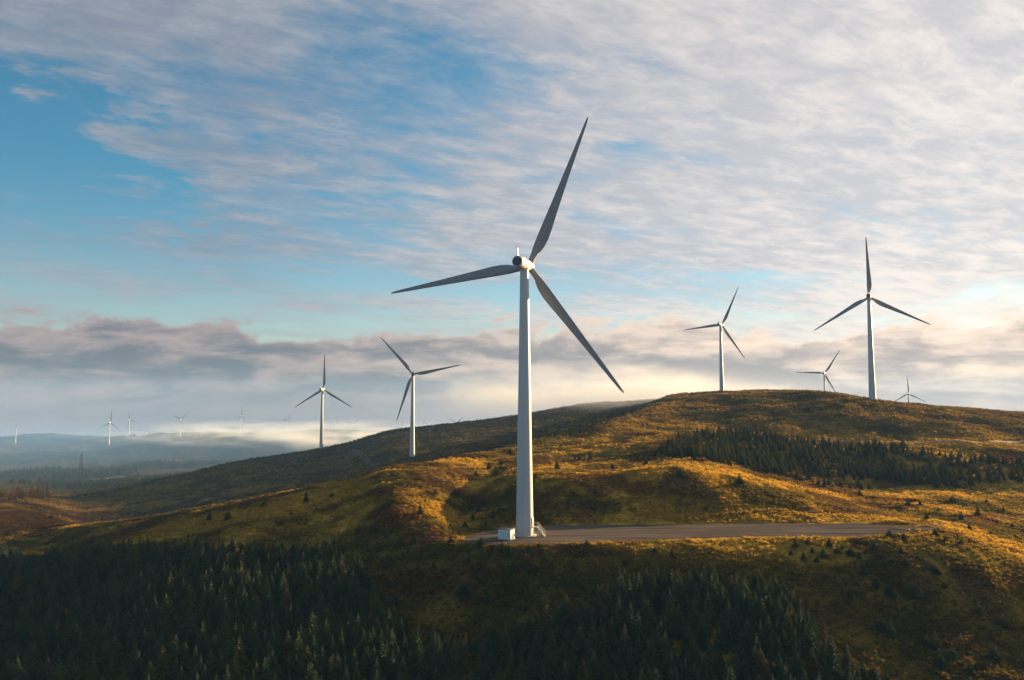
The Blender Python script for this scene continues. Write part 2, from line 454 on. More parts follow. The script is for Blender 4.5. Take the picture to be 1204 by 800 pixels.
class MB:
    """collects simple shapes into one mesh"""
    def __init__(self): self.v = []; self.f = []
    def add(self, v, f):
        b = len(self.v); self.v += [tuple(p) for p in v]; self.f += [tuple(i + b for i in q) for q in f]; return self
    def box(self, c, s, rz=0.0, taper=1.0):
        cx, cy, cz = c; hx, hy, hz = s[0] / 2, s[1] / 2, s[2] / 2
        co, si = math.cos(rz), math.sin(rz); v = []
        for z in (-1, 1):
            t = 1 if z < 0 else taper
            for (a, b) in ((-1, -1), (1, -1), (1, 1), (-1, 1)):
                x, y = a * hx * t, b * hy * t
                v.append((cx + x * co - y * si, cy + x * si + y * co, cz + z * hz))
        return self.add(v, [(0, 3, 2, 1), (4, 5, 6, 7), (0, 1, 5, 4), (1, 2, 6, 5), (2, 3, 7, 6), (3, 0, 4, 7)])
    def bar(self, p, q, r, r2=None, n=6):
        p = Vector(p); q = Vector(q); r2 = r if r2 is None else r2
        d = (q - p).normalized(); a = d.orthogonal().normalized(); b = d.cross(a)
        v = []
        for c, rr in ((p, r), (q, r2)):
            for i in range(n):
                t = 2 * math.pi * i / n
                v.append(c + a * (rr * math.cos(t)) + b * (rr * math.sin(t)))
        f = [(i, (i + 1) % n, n + (i + 1) % n, n + i) for i in range(n)]
        f += [tuple(range(n - 1, -1, -1)), tuple(range(n, 2 * n))]
        return self.add(v, f)
    def lathe(self, prof, n=24, axis='z', caps=True):
        v = []; f = []
        for (t, r) in prof:
            for i in range(n):
                a = 2 * math.pi * i / n
                p = (r * math.cos(a), r * math.sin(a), t)
                v.append(p if axis == 'z' else (p[0], p[2], p[1]))
        for k in range(len(prof) - 1):
            for i in range(n):
                q = (k * n + i, k * n + (i + 1) % n, (k + 1) * n + (i + 1) % n, (k + 1) * n + i)
                f.append(q if axis == 'z' else q[::-1])
        if caps:
            c0 = tuple(range(n))[::-1]; c1 = tuple(range((len(prof) - 1) * n, len(prof) * n))
            f += [c0, c1] if axis == 'z' else [c0[::-1], c1[::-1]]
        return self.add(v, f)
    def mesh(self, name, smooth_=False): return pydata(name, self.v, self.f, smooth_)
    def build(self, name, mat, parent=None, smooth_=False):
        me = self.mesh(name, smooth_)
        if smooth_:
            me.shade_smooth() if hasattr(me, 'shade_smooth') else None
            try: me.set_sharp_from_angle(angle=R(35))
            except Exception: pass
        return mesh_obj(name, me, mat, parent)


def material(name):
    m = bpy.data.materials.new(name); m.use_nodes = True
    t = NT(m.node_tree); t.n.clear()
    b = t.new('ShaderNodeBsdfPrincipled'); o = t.new('ShaderNodeOutputMaterial')
    t.l.new(b.outputs[0], o.inputs[0])
    return m, t, b, o


# ------------------------------------------------------------------ materials
def mat_ground():
    m, t, b, o = material('moorland')
    at = t.new('ShaderNodeAttribute', attribute_name='cover')
    geo = t.new('ShaderNodeNewGeometry'); P = geo.outputs['Position']
    n1 = t.noise(P, 0.9, 5, 0.65); n2 = t.noise(P, 3.2, 4, 0.6)
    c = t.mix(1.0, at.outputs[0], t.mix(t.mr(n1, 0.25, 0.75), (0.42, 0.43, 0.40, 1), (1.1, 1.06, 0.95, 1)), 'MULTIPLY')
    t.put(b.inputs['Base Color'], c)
    b.inputs['Roughness'].default_value = 1.0
    b.inputs['Specular IOR Level'].default_value = 0.0
    bp = t.new('ShaderNodeBump'); bp.inputs['Strength'].default_value = 0.9; bp.inputs['Distance'].default_value = 0.5
    t.put(bp.inputs['Height'], t.m('ADD', n1, t.m('MULTIPLY', n2, 0.4)))
    t.l.new(bp.outputs[0], b.inputs['Normal'])
    return m


def mat_leaf(name, base, var, rough=0.75, instancer=None, sub=0.0):
    """foliage; colour varies from plant to plant"""
    m, t, b, o = material(name)
    oi = t.new('ShaderNodeObjectInfo')
    if instancer:
        at = t.new('ShaderNodeAttribute', attribute_name=instancer, attribute_type='INSTANCER')
        c = at.outputs[0]
        c = t.mix(1.0, c, t.mix(oi.outputs['Random'], (0.75, 0.78, 0.75, 1), (1.45, 1.35, 1.15, 1)), 'MULTIPLY')
    else:
        cr = t.new('ShaderNodeValToRGB')
        cr.color_ramp.interpolation = 'LINEAR'
        els = cr.color_ramp.elements
        pts = [(0.0, var[0]), (0.45, base), (0.84, var[1]), (0.93, var[2]), (1.0, var[3])]
        els[0].position, els[0].color = pts[0][0], pts[0][1] + (1,)
        els[1].position, els[1].color = pts[-1][0], pts[-1][1] + (1,)
        for p, q in pts[1:-1]:
            e = els.new(p); e.color = q + (1,)
        t.put(cr.inputs[0], oi.outputs['Random'])
        tcn = t.new('ShaderNodeTexCoord')
        n = t.noise(tcn.outputs['Object'], 2.2, 3, 0.6)
        c = t.mix(1.0, cr.outputs[0], t.mix(t.mr(n, 0.3, 0.7), (0.6, 0.62, 0.65, 1), (1.35, 1.35, 1.2, 1)), 'MULTIPLY')
    t.put(b.inputs['Base Color'], c)
    b.inputs['Roughness'].default_value = rough
    b.inputs['Specular IOR Level'].default_value = 0.08
    if sub:
        tr = t.new('ShaderNodeBsdfTranslucent'); t.put(tr.inputs[0], c)
        mx = t.new('ShaderNodeMixShader'); mx.inputs[0].default_value = sub
        t.l.new(b.outputs[0], mx.inputs[1]); t.l.new(tr.outputs[0], mx.inputs[2]); t.l.new(mx.outputs[0], o.inputs[0])
    return m


def mat_plain(name, colr, rough=0.5, spec=0.3, vary=0.12, scale=1.5, bump=0.0, streak=False, metal=0.0):
    m, t, b, o = material(name)
    tcn = t.new('ShaderNodeTexCoord'); P = tcn.outputs['Object']
    if streak:
        mp = t.new('ShaderNodeMapping'); mp.inputs['Scale'].default_value = (1, 1, 0.06); t.put(mp.inputs[0], P); P = mp.outputs[0]
    n = t.noise(P, scale, 5, 0.6)
    lo_ = tuple(x * (1 - vary) for x in colr) + (1,); hi_ = tuple(min(1, x * (1 + vary)) for x in colr) + (1,)
    t.put(b.inputs['Base Color'], t.mix(t.mr(n, 0.3, 0.7), lo_, hi_))
    t.put(b.inputs['Roughness'], t.mr(n, 0.2, 0.8, rough * 0.85, min(1, rough * 1.15)))
    b.inputs['Specular IOR Level'].default_value = spec
    b.inputs['Metallic'].default_value = metal
    if bump:
        bp = t.new('ShaderNodeBump'); bp.inputs['Strength'].default_value = bump; bp.inputs['Distance'].default_value = 0.05
        t.put(bp.inputs['Height'], n); t.l.new(bp.outputs[0], b.inputs['Normal'])
    return m


M_GROUND = mat_ground()
M_TOWER = mat_plain('white_tower_paint', (0.44, 0.445, 0.445), 0.4, 0.4, 0.05, 0.9, streak=True)
M_BLADE = mat_plain('grey_blade_gelcoat', (0.22, 0.225, 0.23), 0.5, 0.35, 0.06, 0.5)
M_NAC = mat_plain('nacelle_paint', (0.50, 0.485, 0.46), 0.5, 0.35, 0.07, 1.0)
M_DARKMET = mat_plain('dark_metal', (0.06, 0.06, 0.065), 0.5, 0.4, 0.2, 3)
M_GALV = mat_plain('galvanised_steel', (0.48, 0.48, 0.47), 0.5, 0.5, 0.15, 6, metal=0.3)
M_CABIN = mat_plain('cabin_paint', (0.62, 0.64, 0.63), 0.55, 0.3, 0.08, 2.5)
M_ROOF = mat_plain('cabin_roof_felt', (0.16, 0.14, 0.13), 0.8, 0.2, 0.2, 4)
M_CONC = mat_plain('concrete', (0.34, 0.33, 0.31), 0.85, 0.2, 0.15, 2)
def mat_gravel():
    m, t, b, o = material('gravel')
    geo = t.new('ShaderNodeNewGeometry'); P = geo.outputs['Position']
    mp = t.new('ShaderNodeMapping'); t.put(mp.inputs[0], P); mp.inputs['Scale'].default_value = (0.035, 0.55, 1.0); mp.inputs['Rotation'].default_value = (0, 0, R(-6))
    rut = t.noise(mp.outputs[0], 1.0, 5, 0.62, 0.5)
    big = t.noise(P, 0.09, 4, 0.6, 0.6); st = t.noise(P, 2.6, 5, 0.7)
    c = t.mix(t.mr(rut, 0.36, 0.64), (0.058, 0.050, 0.046, 1), (0.125, 0.108, 0.095, 1))
    c = t.mix(t.mr(big, 0.48, 0.68, 0, 0.7), c, (0.085, 0.068, 0.040, 1))
    c = t.mix(1.0, c, t.mix(t.mr(st, 0.25, 0.75), (0.65, 0.65, 0.65, 1), (1.3, 1.3, 1.3, 1)), 'MULTIPLY')
    t.put(b.inputs['Base Color'], c); b.inputs['Roughness'].default_value = 1.0; b.inputs['Specular IOR Level'].default_value = 0.0
    bp = t.new('ShaderNodeBump'); bp.inputs['Strength'].default_value = 0.8; bp.inputs['Distance'].default_value = 0.12
    t.put(bp.inputs['Height'], t.m('ADD', rut, t.m('MULTIPLY', st, 0.5))); t.l.new(bp.outputs[0], b.inputs['Normal'])
    return m


M_GRAVEL = mat_gravel()
M_TRACK = mat_plain('track_gravel', (0.20, 0.16, 0.115), 0.95, 0.1, 0.3, 0.3)
M_BARK = mat_plain('bark', (0.075, 0.052, 0.036), 0.9, 0.1, 0.3, 6)
M_SPRUCE = mat_leaf('spruce_needles', (0.044, 0.074, 0.032), [(0.026, 0.050, 0.030), (0.064, 0.090, 0.032), (0.095, 0.088, 0.026), (0.100, 0.070, 0.030)], sub=0.28)
M_SPRUCE_WARM = mat_leaf('sunlit_spruce_needles', (0.070, 0.078, 0.026), [(0.036, 0.052, 0.024), (0.095, 0.092, 0.028), (0.140, 0.105, 0.028), (0.130, 0.080, 0.030)], sub=0.3)  # copy of the spruce needles with a warm sunlit tint painted in
M_LARCH = mat_leaf('larch_needles', (0.14, 0.075, 0.025), [(0.09, 0.055, 0.022), (0.17, 0.09, 0.03), (0.12, 0.08, 0.03), (0.10, 0.06, 0.02)])
M_GRASS = mat_leaf('rough_grass', None, None, 0.8, 'cover', 0.45)

# ------------------------------------------------------------------ terrain sheet
NU, NV = 640, 640
us = np.concatenate([np.linspace(-1.15, -0.70, 60, endpoint=False), np.linspace(-0.70, 0.70, NU - 140, endpoint=False), np.linspace(0.70, 1.9, 80)])
vs = np.exp(np.concatenate([np.linspace(math.log(45), math.log(110), 50, endpoint=False), np.linspace(math.log(110), math.log(330), 300, endpoint=False),
                            np.linspace(math.log(330), math.log(1300), 200, endpoint=False), np.linspace(math.log(1300), math.log(5600), NV - 550)]))
gx = us[None, :] * vs[:, None]; gy = np.repeat(vs[:, None], len(us), 1)
gz = land(gx, gy)
verts = np.stack([gx.ravel(), gy.ravel(), gz.ravel()], 1)
nu = len(us); nv = len(vs)
ii = (np.arange(nv - 1)[:, None] * nu + np.arange(nu - 1)[None, :]).ravel()
quads = np.stack([ii, ii + 1, ii + nu + 1, ii + nu], 1)
me = bpy.data.meshes.new('hillside')
me.vertices.add(len(verts)); me.vertices.foreach_set('co', verts.ravel())
me.loops.add(quads.size); me.loops.foreach_set('vertex_index', quads.ravel())
me.polygons.add(len(quads)); me.polygons.foreach_set('loop_start', np.arange(0, quads.size, 4))
me.polygons.foreach_set('use_smooth', np.ones(len(quads), bool))
me.update(calc_edges=True); me.validate()
ca_ = me.attributes.new('cover', 'FLOAT_COLOR', 'POINT')
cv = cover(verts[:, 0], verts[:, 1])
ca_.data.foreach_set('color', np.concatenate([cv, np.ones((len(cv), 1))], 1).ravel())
hill = mesh_obj('hillside', me, M_GROUND)
tag(hill, kind='structure')


# ------------------------------------------------------------------ gravel pad and tracks
def strip(name, pts, width, mat, lift=0.12, label=None):
    """a track draped over the land along world points"""
    P = [Vector((p[0], p[1], 0)) for p in pts]
    dense = []
    for a, b in zip(P[:-1], P[1:]):
        n = max(2, int((b - a).length / 1.6))
        dense += [a.lerp(b, i / n) for i in range(n)]
    dense.append(P[-1])
    arr = np.array([(p.x, p.y) for p in dense])
    k = np.ones(9) / 9
    for c in (0, 1):
        arr[:, c] = np.convolve(np.pad(arr[:, c], 4, mode='edge'), k, 'valid')
    tg = np.gradient(arr, axis=0); tg /= np.linalg.norm(tg, axis=1)[:, None] + 1e-9
    nr = np.stack([-tg[:, 1], tg[:, 0]], 1)
    rows = []
    offs = np.linspace(-0.5, 0.5, 5)
    for i in range(len(arr)):
        ww = width * (1 + 0.25 * math.sin(i * 0.7) * math.sin(i * 0.23 + 1))
        rows.append([(arr[i, 0] + nr[i, 0] * o * ww, arr[i, 1] + nr[i, 1] * o * ww) for o in offs])
    xy = np.array(rows); zz = land(xy[..., 0], xy[..., 1]) + lift - 0.5 * lift * (np.abs(offs) > 0.4)[None, :]
    v = np.concatenate([xy, zz[..., None]], 2).reshape(-1, 3)
    f = []
    for i in range(len(arr) - 1):
        for j in range(4):
            a = i * 5 + j; f.append((a, a + 1, a + 6, a + 5))
    o = mesh_obj(name, pydata(name, v, f, True), mat)
    return tag(o, kind='structure')


# pad outline: walk front and back edges with a ragged gravel border
pp = np.linspace(543, 1085, 150)
fr = np.interp(pp, [543, 560, 600, 700, 800, 900, 1000, 1060, 1085], [192, 188.8, 187.3, 190.3, 194.3, 197.8, 198.0, 204, 208.5])
bk = np.interp(pp, [543, 565, 600, 660, 1000, 1060, 1085], [193, 203.5, 210.5, 215.4, 218.5, 213, 211])
v = []; f = []
NC = 9
for i, p in enumerate(pp):
    for j in range(NC):
        d = fr[i] + (bk[i] - fr[i]) * j / (NC - 1)
        if j == 0: d += 1.0 * float(fbm(np.array([p * 0.3]), np.array([0.0]), 2.0, 2, 9)[0])
        if j == NC - 1: d += 1.2 * float(fbm(np.array([p * 0.3]), np.array([50.0]), 2.0, 2, 9)[0])
        x = (p - 602) / F * d * 1.012
        z = max(0.02, on(x, d) + 0.05) if j not in (0, NC - 1) else max(-0.05, on(x, d) + 0.02)
        v.append((x, d, z))
for i in range(len(pp) - 1):
    for j in range(NC - 1):
        a = i * NC + j; f.append((a, a + NC, a + NC + 1, a + 1))
pad = mesh_obj('gravel_pad', pydata('gravel_pad', v, f, True), M_GRAVEL)
tag(pad, kind='structure')


def track_px(pts, dmin=90):
    return [tuple(ground_at(a, b, dmin)[:2]) for a, b in pts]


strip('hill_track', track_px([(905, 514), (950, 518), (1010, 520), (1080, 521), (1150, 521), (1230, 519)]), 4.0, M_TRACK, 0.25)
strip('gravel_track', track_px([(1050, 624), (1072, 621), (1095, 619), (1130, 616), (1165, 612), (1230, 606)]), 4.0, M_GRAVEL, 0.2)
strip('access_track', track_px([(440, 549), (432, 543), (424, 536), (416, 530), (420, 526), (436, 522), (450, 519)], 420), 6.0, M_GRAVEL, 0.5)
strip('valley_road', track_px([(100, 566), (150, 561), (190, 560.5), (240, 561)], 1050), 9.0, M_TRACK, 1.2)
strip('valley_track', track_px([(145, 561.5), (162, 564.5), (182, 571)], 1050), 9.0, M_TRACK, 1.2)

# ------------------------------------------------------------------ wind turbines
HUB_H = 68.0
BLADE_R = 40.0


def blade_mesh():
    secs = [  # radius, chord, thickness ratio, twist deg, shift
        (1.0, 1.55, 1.0, 14), (2.4, 1.55, 1.0, 14), (3.9, 1.75, 0.84, 14), (4.4, 2.25, 0.62, 14), (6.0, 2.75, 0.44, 13), (8.0, 3.0, 0.34, 11.5), (10.5, 2.9, 0.28, 9.5),
        (14.0, 2.55, 0.24, 7), (19.0, 2.1, 0.21, 5), (25.0, 1.62, 0.19, 3), (31.0, 1.2, 0.17, 1.5), (36.0, 0.86, 0.16, 0.5), (38.6, 0.62, 0.15, 0), (39.6, 0.40, 0.14, 0), (40.0, 0.12, 0.14, 0)]
    n = 16; v = []; f = []
    for (r, c, th, tw) in secs:
        for i in range(n):
            a = 2 * math.pi * i / n
            s = 0.5 * (1 - math.cos(a))              # 0 leading .. 1 trailing
            round_ = (th - 0.3) / 0.7 if th > 0.3 else 0
            round_ = min(1, max(0, round_))
            yt_c = 0.5 * math.sin(a)
            prof = 5 * 0.2 * (0.2969 * math.sqrt(max(s, 0)) - 0.126 * s - 0.3516 * s * s + 0.2843 * s ** 3 - 0.1015 * s ** 4) / 0.2
            yt_f = prof * (1 if math.sin(a) >= 0 else -1)
            y = (yt_c * round_ + yt_f * (1 - round_)) * c * th
            lead = 0.5 * round_ + 0.30 * (1 - round_)
            x = (s - lead) * c
            t_ = R(tw); v.append((x * math.cos(t_) - y * math.sin(t_), x * math.sin(t_) + y * math.cos(t_), r * 1.025))
    for k in range(len(secs) - 1):
        for i in range(n):
            f.append((k * n + i, k * n + (i + 1) % n, (k + 1) * n + (i + 1) % n, (k + 1) * n + i))
    f.append(tuple(range(n))[::-1]); f.append(tuple(range((len(secs) - 1) * n, len(secs) * n)))
    me = pydata('blade', v, f, True)
    try: me.set_sharp_from_angle(angle=R(60))
    except Exception: pass
    me.materials.append(M_BLADE)
    return me


BLADE_ME = blade_mesh()


def smesh(mb, name, mat, sm=True):
    me = mb.mesh(name, sm)
    try: me.set_sharp_from_angle(angle=R(35))
    except Exception: pass
    me.materials.append(mat)
    return me


# tower in three lengths joined by flanges
TOWER_ME = []
zs = [0.15, 22.0, 45.0, HUB_H - 1.35]
rad = lambda z: 2.22 + (1.06 - 2.22) * (z / HUB_H) ** 0.92
for k in range(3):
    a, b = zs[k], zs[k + 1]
    prof = [(a + (b - a) * i / 5, rad(a + (b - a) * i / 5)) for i in range(6)]
    TOWER_ME.append(smesh(MB().lathe(prof, 40), 'tower_section', M_TOWER))
FLANGE_ME = [smesh(MB().lathe([(z - 0.07, rad(z) + 0.03), (z + 0.07, rad(z) + 0.03)], 40), 'flange', M_TOWER) for z in zs[1:3]]
FOOT_ME = smesh(MB().lathe([(-1.2, 3.1), (0.10, 3.1), (0.16, 3.0), (0.16, 2.0)], 40), 'foundation', M_CONC)
# nacelle lies along +Y (rotor end) about the tower axis
NAC_ME = smesh(MB().lathe([(-5.35, 0.6), (-5.3, 1.22), (-5.15, 1.38), (-4.9, 1.45), (-1.0, 1.5), (1.4, 1.48), (2.3, 1.40), (2.75, 1.22), (2.8, 0.9)], 32, 'y'), 'nacelle', M_NAC)
CAP_ME = smesh(MB().lathe([(-5.40, 1.12), (-5.30, 1.18)], 32, 'y'), 'rear_cap', M_DARKMET)
HUB_ME = smesh(MB().lathe([(2.85, 1.05), (2.9, 1.28), (3.5, 1.34), (4.2, 1.25), (4.8, 0.95), (5.2, 0.55), (5.35, 0.1)], 28, 'y'), 'hub', M_NAC)
YAW_ME = smesh(MB().lathe([(-1.40, 1.10), (-1.05, 1.22), (-0.9, 1.3), (-0.5, 1.3)], 32), 'yaw_ring', M_TOWER)
vm = MB()
vm.add([(-0.12, -5.2, 1.2), (0.12, -5.2, 1.2), (0.12, -4.15, 1.2), (-0.12, -4.15, 1.2), (-0.08, -5.15, 3.45), (0.08, -5.15, 3.45), (0.08, -4.8, 3.45), (-0.08, -4.8, 3.45)],
       [(0, 3, 2, 1), (4, 5, 6, 7), (0, 1, 5, 4), (1, 2, 6, 5), (2, 3, 7, 6), (3, 0, 4, 7)])
MAST_ME = smesh(vm, 'sensor_mast', M_DARKMET, False)
VANE_ME = smesh(MB().bar((-0.45, -4.97, 3.52), (0.45, -4.97, 3.52), 0.05).bar((-0.45, -4.97, 3.5), (-0.45, -4.97, 3.75), 0.05).bar((0.4, -4.97, 3.5), (0.4, -4.97, 3.75), 0.05), 'wind_vane', M_DARKMET, False)
HATCH_ME = smesh(MB().box((0, -1.2, 1.52), (0.9, 1.1, 0.1)), 'roof_hatch', M_NAC, False)
DOOR_ME = None


def turbine(loc, yaw, phase, label, group=None, detail=True, scale=1.0):
    """yaw: heading of the rotor, degrees to the right of +Y; phase: angle of the first blade from vertical, clockwise from behind"""
    t = empty('wind_turbine', loc)
    t.scale = (scale,) * 3
    tag(t, label, 'wind turbine', group)
    for k in range(3): mesh_obj('tower_section', TOWER_ME[k], None, t)
    mesh_obj('foundation', FOOT_ME, None, t)
    if detail:
        for fm in FLANGE_ME: mesh_obj('flange', fm, None, t)
    rz = -R(yaw)
    def head(name, me, parent=t):
        o = mesh_obj(name, me, None, t); o.location = (0, 0, HUB_H); o.rotation_euler = (0, 0, rz); return o
    nac = head('nacelle', NAC_ME); head('yaw_ring', YAW_ME); hb = head('hub', HUB_ME)
    def sub(name, me, par):
        o = mesh_obj(name, me, None, par); return o
    sub('rear_cap', CAP_ME, nac); sub('sensor_mast', MAST_ME, nac)
    if detail: sub('wind_vane', VANE_ME, nac); sub('roof_hatch', HATCH_ME, nac)
    for k in range(3):
        b = mesh_obj('blade', BLADE_ME, None, t)
        ph = R(phase + 120 * k)
        tilt = Matrix.Translation((0, 0, HUB_H)) @ Matrix.Rotation(rz, 4, 'Z') @ Matrix.Translation((0, 3.55, 0)) @ Matrix.Rotation(ph, 4, 'Y')
        b.matrix_local = tilt
    return t


def place(px, hub_py, D, base=None):
    """foot of a turbine whose hub shows at a pixel at distance D"""
    a, b, c = ray(px, hub_py)
    x = D * a / b
    return Vector((x, D, base if base is not None else on(x, D)))


GT = 'wind turbines on the moor'
INFO = []
def T(px, hub_py, D, yaw, phase, label, flush=False, detail=True, dz=0.0, scale=1.0):
    p = place(px, hub_py, D)
    p.z += dz
    hubz = z_of(px, hub_py, D)
    scale = min(1.2, max(0.5, (hubz - p.z) / HUB_H))
    INFO.append((round(scale, 2), label, D, round(p.z, 1), 'hub off by', round(p.z + HUB_H * scale - hubz, 1)))
    return turbine(p, yaw, phase, label, GT, detail, scale)


MAIN = place(616.5, 310, 199, 0.0)
main = turbine(MAIN, 21, 23.0, 'largest white wind turbine standing on the gravel pad in the foreground', GT)
T(1021.5, 349, 504, 26, -1, 'tall wind turbine on the right hilltop with one blade straight up', dz=0)
T(847, 382, 785, 38, 26, 'wind turbine rising behind the crest of the hill, left of the right hilltop turbine', detail=False)
T(969, 439, 1030, 33, 33, 'half hidden wind turbine behind the hill, just left of the tall right one', detail=False)
T(1068, 463, 1600, 29, -2, 'smallest distant wind turbine low behind the right end of the hill', detail=False)
T(379, 458, 860, 12, 0, 'wind turbine on the dim ridge above white mist, upright blade, left of the track', detail=False)
T(485.5, 440, 606, -7, -41.5, 'wind turbine with pale slim tower standing just left of the main turbine', detail=True)
FARL = 'tiny far wind turbine beyond the hazy valley, '
T(19, 503, 2630, 58, 4, FARL + 'first from the left edge', detail=False)
T(129, 497, 2560, 12, 4, FARL + 'second from the left edge, upright blade', detail=False)
T(152, 494, 2680, 30, -24, FARL + 'dark bushes at its foot', detail=False)
T(172, 507, 3150, -5, 0, FARL + 'low one half sunk behind the crest', detail=False)
T(212.5, 493, 2500, 20, 48, FARL + 'standing at the left edge of the mist', detail=False)
T(283, 489, 3050, 40, 5, FARL + 'faint one above the thickest mist', detail=False)
T(338, 494, 2850, -10, 25, FARL + 'faint one beside the upright-bladed ridge turbine', detail=False)
FG = 'faint wind turbines in the mist between the two ridge turbines'
for q_, (a, b, d, yw, ph) in enumerate([(395, 500, 3300, 40, 10), (414, 499, 3400, 10, 50), (472, 502, 3500, 30, 20), (504, 501, 3500, -10, 75), (536, 497, 3450, 20, 55)]):
    t_ = T(a, b, d, yw, ph, 'ghostly turbine almost lost in mist beyond the ridge, %s of five from the left' % ['first', 'second', 'third', 'fourth', 'fifth'][q_], detail=False)
    t_['group'] = FG
for i in INFO: print(i)

# door and steps of the main turbine (they face right)
mx, my = MAIN.x, MAIN.y
ang = R(-20)                                           # heading of the stair, from +X
st = empty('stair', (0, 0, 0)); bpy.data.objects.remove(st)
def rot(p):
    return (p[0] * math.cos(ang) - p[1] * math.sin(ang), p[0] * math.sin(ang) + p[1] * math.cos(ang), p[2])
dr = MB().box((0, 0, 0), (0.10, 0.95, 2.1)).build('door', M_NAC, main)
dr.location = rot((2.16, 0, 3.35)); dr.rotation_euler = (0, 0, ang)
hd = MB().box((0.08, 0.32, -0.05), (0.08, 0.05, 0.22)).build('door_handle', M_DARKMET, dr)
stair = empty('access_stair', (mx, my, 0.02), ang)
tag(stair, 'small pale metal stair with handrails against the foot of the main turbine', 'stair')
MB().box((2.85, 0, 2.22), (1.25, 1.3, 0.08)).build('landing', M_GALV, stair)
NS = 9
for s_ in (-1, 1):
    mb = MB().bar((3.4, s_ * 0.55, 2.2), (5.3, s_ * 0.55, 0.05), 0.07)
    mb.build('stringer', M_GALV, stair)
    mb = MB()
    for i in range(6):
        x = 3.4 + 1.9 * i / 5; z = 2.2 - 2.15 * i / 5
        mb.bar((x, s_ * 0.58, z), (x, s_ * 0.58, z + 1.05), 0.035)
    mb.bar((3.4, s_ * 0.58, 3.25), (5.3, s_ * 0.58, 1.1), 0.04).bar((3.4, s_ * 0.58, 2.75), (5.3, s_ * 0.58, 0.6), 0.03)
    mb.bar((2.35, s_ * 0.6, 3.25), (3.4, s_ * 0.58, 3.25), 0.04).bar((2.35, s_ * 0.6, 2.2), (2.35, s_ * 0.6, 3.25), 0.035)
    mb.build('handrail', M_GALV, stair)
    for x_ in (2.5, 3.35):
        MB().bar((x_, s_ * 0.5, 0.0), (x_, s_ * 0.5, 2.2), 0.06).build('leg', M_GALV, stair)
tread = smesh(MB().box((0, 0, 0), (0.26, 1.05, 0.05)), 'tread', M_GALV, False)
for i in range(NS):
    o = mesh_obj('tread', tread, None, stair)
    o.location = (3.4 + 1.9 * (i + 0.7) / NS, 0, 2.2 - 2.15 * (i + 0.7) / NS)

# transformer cabin beside the tower
cg = place(595.5, 633, 193.5, 0.0)
cab = empty('transformer_cabin', (cg.x, cg.y, 0.02), R(-27))
tag(cab, 'small white transformer cabin with double doors beside the main turbine', 'cabin')
MB().box((0, 0, 0.07), (3.5, 2.5, 0.2)).build('plinth', M_CONC, cab)
MB().box((0, 0, 1.25), (3.3, 2.3, 2.2)).build('wall', M_CABIN, cab)
rf = MB().add([(-1.75, -1.25, 2.35), (1.75, -1.25, 2.35), (1.75, 1.25, 2.35), (-1.75, 1.25, 2.35), (-1.72, -1.22, 2.47), (1.72, -1.22, 2.47), (1.72, 1.22, 2.62), (-1.72, 1.22, 2.62)],
              [(0, 3, 2, 1), (4, 5, 6, 7), (0, 1, 5, 4), (1, 2, 6, 5), (2, 3, 7, 6), (3, 0, 4, 7)]).build('roof', M_ROOF, cab)
for x_ in (-1.1, -0.05):
    d_ = MB().box((x_, -1.17, 1.22), (0.98, 0.05, 1.95)).build('door', M_CABIN, cab)
    vb = MB()
    for k in range(5): vb.box((x_, -1.21, 1.55 + k * 0.1), (0.6, 0.04, 0.05))
    vb.build('vent', M_GALV, d_)
    MB().box((x_ + (0.38 if x_ < -0.5 else -0.38), -1.22, 1.15), (0.05, 0.06, 0.2)).build('handle', M_DARKMET, d_)
vb = MB().box((1.05, -1.165, 1.3), (0.9, 0.04, 1.3)).build('side_panel', M_CABIN, cab)
vb = MB()
for k in range(6): vb.box((1.05, -1.20, 0.85 + k * 0.17), (0.7, 0.03, 0.07))
vb.build('louvre', M_GALV, cab)
for s_ in (-1, 1):
    MB().box((s_ * 1.64, -1.14, 1.25), (0.08, 0.08, 2.19)).build('corner_post', M_CABIN, cab)

